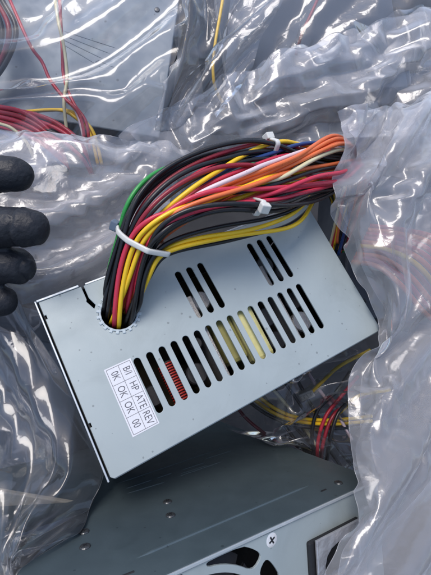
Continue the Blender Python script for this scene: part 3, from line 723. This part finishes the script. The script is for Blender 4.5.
def settle(Xt, ex, iters, hold, bend, seed, noise=1.0, edge=.25, boxes=True, margin=.8):
    """crumples a sheet: every thread is longer than the shape it hangs on, so it buckles into folds"""
    g = np.random.default_rng(seed); n, m, _ = Xt.shape; X = Xt.copy()
    # low-frequency starting ripple along the normals
    du = np.gradient(Xt, axis=0); dv = np.gradient(Xt, axis=1); N = np.cross(du, dv); N /= np.linalg.norm(N, axis=2)[..., None] + 1e-9
    r = np.zeros((n, m)); ii, jj = np.meshgrid(np.arange(n), np.arange(m), indexing='ij')
    for k in range(26):
        f = g.uniform(.12, .75); th = g.uniform(0, math.pi); r += np.sin(f * (ii * math.cos(th) + jj * math.sin(th)) + g.uniform(0, 6.3)) * g.uniform(.2, 1) / (f * 4)
    X = X + N * (r * noise * .6 + g.normal(0, .12 * min(1, noise), (n, m)))[..., None]
    def field(e):
        q = np.zeros((n, m))
        for k in range(8):
            f = g.uniform(.03, .16); th = g.uniform(0, math.pi); q += np.sin(f * (ii * math.cos(th) + jj * math.sin(th)) + g.uniform(0, 6.3))
        return 1 + e * np.clip(1 + q * .35, .1, 2.2)
    fu, fv = field(ex[0]), field(ex[1])
    L = lambda A, B: np.linalg.norm(A - B, axis=-1)
    Lu = L(Xt[1:], Xt[:-1]) * fu[1:]; Lv = L(Xt[:, 1:], Xt[:, :-1]) * fv[:, 1:]
    Ld = np.sqrt(Lu[:, 1:] ** 2 + Lv[1:] ** 2)
    B2u = L(Xt[2:], Xt[:-2]) * fu[1:-1]; B2v = L(Xt[:, 2:], Xt[:, :-2]) * fv[:, 1:-1]
    hd = np.full((n, m), hold); hd[0] = hd[-1] = edge * .3; hd[:, 0] = hd[:, -1] = edge * .3
    def con(sa, sb, rest, k):
        A, B = X[sa], X[sb]; D = B - A; l = np.linalg.norm(D, axis=-1); c = (k * .5 * (l - rest) / (l + 1e-9))[..., None] * D
        X[sa] += c; X[sb] -= c
    s = slice
    for it in range(iters):
        for p in (0, 1):
            a, b = X[p:n - 1:2], X[p + 1:n:2]; k_ = min(len(a), len(b))
            con((s(p, p + 2 * k_ - 1, 2),), (s(p + 1, p + 2 * k_, 2),), Lu[p::2][:k_], 1.)
            k_ = len(range(p, m - 1, 2))
            con((s(None), s(p, p + 2 * k_ - 1, 2)), (s(None), s(p + 1, p + 2 * k_, 2)), Lv[:, p::2][:, :k_], 1.)
        for p in (0, 1):
            k_ = len(range(p, n - 1, 2))
            con((s(p, p + 2 * k_ - 1, 2), s(0, m - 1)), (s(p + 1, p + 2 * k_, 2), s(1, m)), Ld[p::2][:k_], .8)
            con((s(p, p + 2 * k_ - 1, 2), s(1, m)), (s(p + 1, p + 2 * k_, 2), s(0, m - 1)), Ld[p::2][:k_], .8)
        for p in range(4):
            idx = [i for i in range(p, n - 2, 4)] + [i for i in range(p + 1, n - 2, 4)]
            idx = np.array(sorted(set(i for i in range(n - 2) if i % 4 == p)))
            if len(idx): con((idx,), (idx + 2,), B2u[idx], bend)
            jd = np.array([j for j in range(m - 2) if j % 4 == p])
            if len(jd): con((s(None), jd), (s(None), jd + 2), B2v[:, jd], bend)
        X += hd[..., None] * (Xt - X)
        if boxes and it % 4 == 3:
            Wd = X * .001
            for fr, (a0, a1, b0, b1, c0, c1) in BOXES:
                q = fr.loc(Wd); lo = np.array([a0, b0, c0]) - margin; hi = np.array([a1, b1, c1]) + margin
                ins = ((q > lo) & (q < hi)).all(-1)
                if not ins.any(): continue
                qi = q[ins]; dd = np.concatenate([qi - lo, hi - qi], 1); dd[:, 2] += 1000; k_ = dd.argmin(1)
                for r_ in range(len(qi)):
                    a = k_[r_] % 3; qi[r_, a] = lo[a] if k_[r_] < 3 else hi[a]
                Wd[ins] = fr(qi)
            X = Wd * 1000
    return X

def film(name, label, layers, mat, group='clear plastic bags round the supplies', edges=''):
    """one bag: each layer is (control rows of (u, v, depth), resolution, excess, iterations, hold, bend, seed)"""
    AV, AF = [], []
    for C, cell, ex, iters, hold, bend, seed in layers:
        G = np.array([[at(*p).reshape(3) * 1000 for p in row] for row in C])
        lu = np.linalg.norm(np.diff(G, axis=0), axis=2).sum(0).max(); lv = np.linalg.norm(np.diff(G, axis=1), axis=2).sum(1).max()
        n, m = int(np.clip(lu / (cell * 4.6), 6, 56)), int(np.clip(lv / (cell * 4.6), 6, 56))
        # big folds first, then finer creases on top of them
        Gi = interp_grid(G, n, m)
        if edges:                                    # a pulled, pleated edge rather than a clean cut
            g = np.random.default_rng(seed + 7); V_ = {'l': Gi, 'r': Gi[:, ::-1], 't': Gi.transpose(1, 0, 2), 'b': Gi[::-1].transpose(1, 0, 2)}[edges[0]]
            q = V_[:, 0] - V_[:, 1]; q /= np.linalg.norm(q, axis=1)[:, None]; t = np.arange(len(V_))
            tri = lambda f, p: 2 * np.abs(2 * ((t * f + p) % 1) - 1) - 1
            a_ = 1.3 * tri(.07, g.random()) + .9 * tri(.17, g.random()) + g.normal(0, .4, len(t)); b_ = 3.0 * tri(.19, g.random()) + g.normal(0, 1.0, len(t))
            for j in range(min(6, V_.shape[1])):
                V_[:, j] += (q * a_[:, None] + F_[None] * b_[:, None]) * math.exp(-j / 2.)
        Xs = settle(Gi, ex, iters * 3, hold, bend, seed, noise=6.)
        Xs = settle(resample(Xs, 2), (ex[0] * .1, ex[1] * .1), 110, .02, bend * .25, seed + 100, noise=.5)
        Xs = settle(resample(Xs, 2, .6), (ex[0] * .02, ex[1] * .02), 24, .08, bend * .15, seed + 200, noise=.1)
        Xs = facet(Xs) if not AV else facet(Xs, 2, 6, .1)
        n, m = Xs.shape[:2]
        o = len(AV) and sum(len(a) for a in AV)
        AV.append(Xs.reshape(-1, 3)); AF += [(o + i * m + j, o + (i + 1) * m + j, o + (i + 1) * m + j + 1, o + i * m + j + 1) for i in range(n - 1) for j in range(m - 1)]
        for e in edges:                              # thin bead added along the film edge to draw a bright line
            B = {'l': Xs[:, 0], 'r': Xs[:, -1], 't': Xs[0], 'b': Xs[-1]}[e]
            v, f = tube_geo(B, .17, 6); o = sum(len(a) for a in AV); AV.append(np.array(v)); AF += [[i + o for i in q] for q in f]
    ob = mesh(name, np.vstack(AV) * .001, AF, mat, None, label=label, cat='plastic bag', group=group, smooth=True)
    sb = ob.modifiers.new('round', 'SUBSURF'); sb.levels = 1; sb.render_levels = 1
    return ob

def shift(C, dz, du=0, dv=0): return [[(u + du, v + dv, z + dz) for u, v, z in r] for r in C]

# right hand bag mouth: rows run from top to bottom, columns from its inner edge to beyond the frame
CR = [[(348, 112, 205), (375, 105, 215), (410, 100, 222), (470, 90, 228)],
      [(343, 140, 200), (372, 138, 204), (410, 135, 206), (470, 130, 215)],
      [(338, 175, 198), (368, 172, 196), (405, 172, 200), (470, 170, 212)],
      [(325, 213, 206), (360, 206, 198), (402, 205, 200), (470, 205, 210)],
      [(346, 238, 212), (372, 236, 200), (405, 240, 200), (470, 240, 208)],
      [(352, 268, 212), (378, 268, 202), (408, 275, 202), (470, 275, 208)],
      [(374, 312, 208), (394, 312, 200), (418, 315, 202), (470, 315, 208)],
      [(376, 342, 202), (394, 345, 194), (420, 348, 198), (470, 348, 205)],
      [(352, 378, 196), (376, 385, 186), (408, 390, 190), (470, 390, 200)],
      [(349, 425, 184), (372, 432, 174), (405, 435, 180), (470, 435, 195)],
      [(353, 470, 172), (376, 478, 162), (408, 480, 170), (470, 480, 188)],
      [(356, 518, 158), (378, 522, 150), (405, 525, 158), (470, 525, 176)],
      [(336, 572, 148), (362, 575, 142), (395, 575, 148), (470, 575, 165)],
      [(312, 612, 142), (342, 615, 136), (390, 615, 142), (470, 615, 158)]]
film('plastic_bag', 'milky crumpled plastic film down the right edge, covering the corner of the slotted supply',
     [(CR, 1.2, (.035, .15), 150, .004, .07, 3), (shift(CR, 14, 9, 2), 1.4, (.06, .10), 120, .004, .08, 4)], FILM_M, edges='l')
# band of film that rises from the cable bundle to the upper right
CB = [[(120, 136, 226), (165, 112, 236), (225, 82, 240), (300, 48, 244), (375, 26, 248), (470, 2, 250)],
      [(128, 150, 228), (175, 132, 236), (235, 106, 238), (310, 80, 242), (380, 60, 246), (470, 40, 250)],
      [(140, 172, 236), (190, 155, 240), (245, 135, 240), (315, 112, 242), (385, 98, 244), (470, 85, 250)],
      [(165, 200, 255), (205, 182, 252), (260, 160, 252), (325, 140, 250), (390, 135, 250), (470, 130, 252)]]
film('plastic_bag', 'wide band of crinkled clear film rising behind the cable bundle to the upper right',
     [(CB, 1.3, (.11, .03), 150, .004, .07, 8), (shift(CB, 12, 12, -6), 1.7, (.07, .06), 110, .004, .08, 9)], FILM, edges='t')
# upper left bag
CT = [[(-35, -30, 240), (40, -32, 236), (110, -32, 236), (195, -30, 240)],
      [(-35, 20, 240), (40, 18, 232), (110, 20, 236), (188, 20, 238)],
      [(-35, 60, 238), (40, 58, 230), (110, 60, 236), (176, 58, 236)],
      [(-35, 92, 236), (40, 84, 231), (110, 76, 233), (168, 78, 236)],
      [(-35, 98, 229), (40, 90, 223), (110, 83, 225), (167, 85, 230)],
      [(-35, 104, 235), (40, 96, 230), (110, 90, 232), (165, 92, 235)],
      [(-35, 110, 230), (40, 102, 224), (105, 97, 227), (162, 101, 233)],
      [(-35, 128, 238), (40, 126, 236), (105, 128, 238), (154, 130, 240)],
      [(-35, 150, 240), (40, 148, 240), (105, 150, 242), (150, 148, 246)]]
film('plastic_bag', 'clear film with long flat folds over the blue grey supply at the upper left',
     [(CT, 1.4, (.02, .03), 100, .006, .15, 12)], FILM_T)
CTC = [[(190, -25, 230), (197, -25, 219), (205, -25, 231), (222, -28, 226), (250, -30, 236), (300, -30, 240)],
       [(183, 20, 230), (190, 20, 218), (199, 20, 231), (216, 22, 226), (240, 22, 234), (278, 10, 240)],
       [(173, 62, 231), (180, 62, 221), (190, 64, 233), (208, 66, 228), (228, 66, 236), (256, 52, 242)],
       [(161, 102, 234), (168, 102, 227), (177, 104, 236), (194, 102, 233), (212, 98, 238), (240, 84, 243)],
       [(152, 134, 238), (159, 134, 236), (168, 134, 239), (184, 130, 238), (200, 126, 241), (226, 108, 245)]]
film('plastic_bag', 'steep pleated strip of clear film at the top centre in front of the yellow wire',
     [(CTC, 1.1, (.03, .05), 100, .004, .12, 17)], FILM_D, edges='l')
CTR = [[(235, -30, 262), (300, -30, 258), (370, -30, 256), (470, -30, 258)],
       [(232, 20, 262), (300, 14, 256), (370, 6, 254), (470, -5, 256)],
       [(228, 62, 264), (300, 50, 258), (370, 36, 256), (470, 22, 258)],
       [(225, 100, 270), (300, 92, 264), (370, 80, 262), (470, 70, 262)]]
film('plastic_bag', 'thin clear film across the slate grey supply at the upper right corner',
     [(CTR, 1.6, (.02, .05), 100, .005, .14, 21)], FILM_D)
# the film held by the gloved hand
CL = [[(-40, 128, 205), (20, 132, 214), (75, 138, 222), (130, 138, 226), (190, 150, 236)],
      [(-40, 160, 196), (20, 165, 204), (75, 166, 214), (130, 172, 222), (180, 182, 238)],
      [(-40, 200, 190), (20, 204, 196), (75, 205, 206), (125, 208, 216), (165, 212, 234)],
      [(-40, 240, 186), (20, 242, 192), (70, 242, 200), (115, 244, 208), (150, 246, 226)],
      [(-40, 272, 186), (15, 276, 190), (55, 276, 194), (100, 270, 204), (140, 262, 222)],
      [(-40, 300, 190), (10, 305, 194), (35, 302, 200), (80, 292, 212), (130, 280, 226)]]
film('plastic_bag', 'crinkled clear film held open by the black gloved fingers, left of the cable bundle',
     [(CL, 1.2, (.10, .04), 160, .004, .08, 31), (shift(CL, 14, 5, 4), 1.6, (.07, .08), 110, .004, .10, 32)], FILM_M, edges='t')
CLL = [[(-40, 268, 196), (0, 276, 196), (30, 292, 202), (60, 300, 214)],
       [(-40, 320, 190), (2, 325, 186), (38, 335, 192), (74, 345, 208)],
       [(-40, 380, 182), (6, 382, 176), (46, 388, 180), (92, 396, 198)],
       [(-40, 440, 172), (12, 442, 166), (58, 446, 168), (110, 455, 186)],
       [(-40, 490, 162), (12, 492, 156), (60, 496, 158), (100, 500, 172)],
       [(-40, 540, 150), (12, 542, 146), (50, 545, 147), (83, 545, 158)],
       [(-40, 610, 140), (12, 612, 136), (42, 612, 137), (72, 608, 146)]]
film('plastic_bag', 'clear film hanging in long upright creases down the lower left side',
     [(CLL, 1.3, (.02, .10), 150, .004, .10, 41), (shift(CLL, 9, 4, 6), 1.6, (.02, .09), 110, .004, .10, 42)], FILM_T, edges='r')
CG = [[(225, 385, 238), (265, 372, 236), (310, 355, 236), (365, 345, 236)],
      [(222, 412, 238), (265, 405, 232), (312, 395, 230), (368, 385, 232)],
      [(226, 424, 252), (272, 428, 242), (318, 434, 238), (372, 435, 236)],
      [(226, 428, 268), (280, 442, 262), (325, 460, 256), (375, 478, 252)]]
film('plastic_bag', 'shiny crumpled film over the wires in the dark gap beside the lower supply',
     [(CG, 1.0, (.2, .16), 150, .002, .06, 51)], FILM_T)

# ------------------------------------------------------------------ GLOVED HAND
def hand():
    V, Fc = [], []
    def chain(pts, rad, seg=60):
        P = catmull(np.array([at(*p).reshape(3) * 1000 for p in pts]), seg)
        d = np.r_[0, np.cumsum(np.linalg.norm(np.diff(np.array([at(*p).reshape(3) for p in pts]), axis=0), axis=1))]; d /= d[-1]
        r = np.interp(np.linspace(0, 1, seg), d, rad)
        # round tips
        L_ = np.r_[0, np.cumsum(np.linalg.norm(np.diff(P, axis=0), axis=1))]; e_ = np.clip((L_[-1] - L_) / (r * .95), 0, 1)
        r = r * np.sqrt(np.clip(1 - (1 - e_) ** 2.2, .01, 1))
        v, f = tube_geo(P, r, 16); n = len(V); V.extend(v); Fc.extend([[i + n for i in q] for q in f])
    #        knuckle ............................ tip
    chain([(-95, 205, 194), (-50, 188, 176), (-12, 176, 166), (14, 174, 164), (35, 178, 169)], [9.6, 8.9, 8.2, 7.2, 5.4])
    chain([(-95, 232, 192), (-48, 229, 172), (-8, 227, 160), (24, 227, 157), (49, 230, 163)], [9.6, 8.8, 8.4, 7.9, 7.3])
    chain([(-95, 258, 194), (-52, 263, 178), (-18, 266, 170), (12, 266, 167), (37, 267, 172)], [9.4, 8.6, 8.0, 7.8, 7.2])
    chain([(-98, 284, 192), (-60, 297, 180), (-30, 302, 174), (-4, 301, 172), (18, 301, 177)], [8.6, 7.6, 7.2, 7.0, 6.4])
    chain([(-165, 300, 190), (-120, 330, 176), (-80, 340, 172), (-45, 330, 178)], [13, 11, 9.5, 7.5])       # thumb
    for y, z in ((208, 198), (232, 197), (256, 196), (278, 196)):
        chain([(-210, 245 + (y - 245) * .55, 204), (-150, 245 + (y - 245) * .9, 202), (-95, y, 196), (-85, y, 194)], [12, 13, 11.5, 9])
    chain([(-330, 260, 215), (-260, 252, 210), (-200, 246, 205), (-170, 244, 203)], [27, 24, 20, 14])
    o = mesh('person', np.array(V) * .001, Fc, GLOVE, None, smooth=True)
    rm = o.modifiers.new('join', 'REMESH'); rm.mode = 'VOXEL'; rm.voxel_size = .0011; rm.use_smooth_shade = True
    sm = o.modifiers.new('soft', 'SMOOTH'); sm.iterations = 6; sm.factor = .5
    dg = bpy.context.evaluated_depsgraph_get(); me = bpy.data.meshes.new_from_object(o.evaluated_get(dg)); o.modifiers.clear(); o.data = me
    # shallow creases across the glove at the joints and slack between them
    co = np.zeros(len(me.vertices) * 3); me.vertices.foreach_get('co', co); co = co.reshape(-1, 3); no = np.zeros_like(co.ravel()); me.vertices.foreach_get('normal', no); no = no.reshape(-1, 3)
    mmv = co * 1000
    from mathutils import noise as mnoise
    h = np.array([mnoise.ridged_multi_fractal(Vector((x * .085 + .04 * y, y * .05, z * .05)), .9, 2.1, 4, .9, 2.0) for x, y, z in mmv.tolist()])
    h = .4 * (h - h.mean()) + np.array([.7 * mnoise.noise(Vector((x * .20, y * .05, z * .05))) for x, y, z in mmv.tolist()])
    for u_, z_, w_ in ((-10, 164, 1.3), (-4, 163, .8), (27, 160, .7), (-44, 175, 1.4), (-36, 173, .9)):   # pinched creases over the finger joints
        cx_ = (u_ - CX) / FPX * z_ - o.location.x * 1000 + .12 * mmv[:, 1]; h -= 1.0 * np.exp(-((mmv[:, 0] - cx_ + .9 * np.sin(mmv[:, 1] * .5)) / w_) ** 2)
    co += no * (h * .001)[:, None]; me.vertices.foreach_set('co', co.ravel()); me.update()
    for p in me.polygons: p.use_smooth = True
    o['label'] = 'gloved black hand at the left edge, fingers stretched over the film'; o['category'] = 'person'
    P = catmull(np.array([at(*p).reshape(3) * 1000 for p in ((-560, 300, 250), (-450, 280, 232), (-350, 264, 218), (-290, 256, 212))]), 24)
    V, Fc = tube_geo(P, np.interp(np.linspace(0, 1, 24), [0, .7, 1], [42, 36, 31]) + .8 * np.sin(np.arange(24) * 1.7), 24)
    mesh('sleeve', np.array(V) * .001, Fc, SLEEVE, o, smooth=True)
hand()

# ------------------------------------------------------------------ SETTING
gz = 0.0
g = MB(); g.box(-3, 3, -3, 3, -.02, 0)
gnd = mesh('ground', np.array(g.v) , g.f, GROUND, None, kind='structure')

# ------------------------------------------------------------------ LIGHT
wd = bpy.data.worlds.new('World'); S.world = wd; wd.use_nodes = True
nt = wd.node_tree; bg = nt.nodes['Background']; sky = nt.nodes.new('ShaderNodeTexSky'); sky.sky_type = 'NISHITA'; sky.sun_disc = False
EL, AZ = math.radians(77), math.radians(-50)
sky.sun_elevation = EL; sky.sun_rotation = AZ; sky.air_density = 1.0; sky.dust_density = 2.8; sky.ozone_density = 1.2
nt.links.new(sky.outputs[0], bg.inputs['Color']); bg.inputs['Strength'].default_value = .15
sl = bpy.data.lights.new('sun', 'SUN'); sl.energy = 1.15; sl.angle = math.radians(28); sl.color = (1, .97, .94)
so_ = bpy.data.objects.new('sun', sl); COL.objects.link(so_)
sd = Vector((math.sin(AZ) * math.cos(EL), math.cos(AZ) * math.cos(EL), math.sin(EL)))
so_.rotation_euler = sd.to_track_quat('Z', 'Y').to_euler(); so_.location = (0, 0, 2)

# ------------------------------------------------------------------ CAMERA, RENDER
cd = bpy.data.cameras.new('camera'); cam = bpy.data.objects.new('camera', cd); COL.objects.link(cam)
cd.sensor_width = 36; cd.lens = 36 * FPX / 575; cd.clip_start = .005; cd.clip_end = 50
M = Matrix([[R_[i], U_[i], -F_[i], CAM[i]] for i in range(3)] + [[0, 0, 0, 1]]); cam.matrix_world = M
S.camera = cam
S.view_settings.view_transform = 'Standard'; S.view_settings.look = 'None'; S.view_settings.exposure = .44; S.view_settings.gamma = 1
cy = S.cycles
cy.max_bounces = 10; cy.transparent_max_bounces = 32; cy.glossy_bounces = 5; cy.diffuse_bounces = 4; cy.transmission_bounces = 4
cy.use_denoising = True; cy.sample_clamp_indirect = 6; cy.caustics_reflective = False; cy.caustics_refractive = False
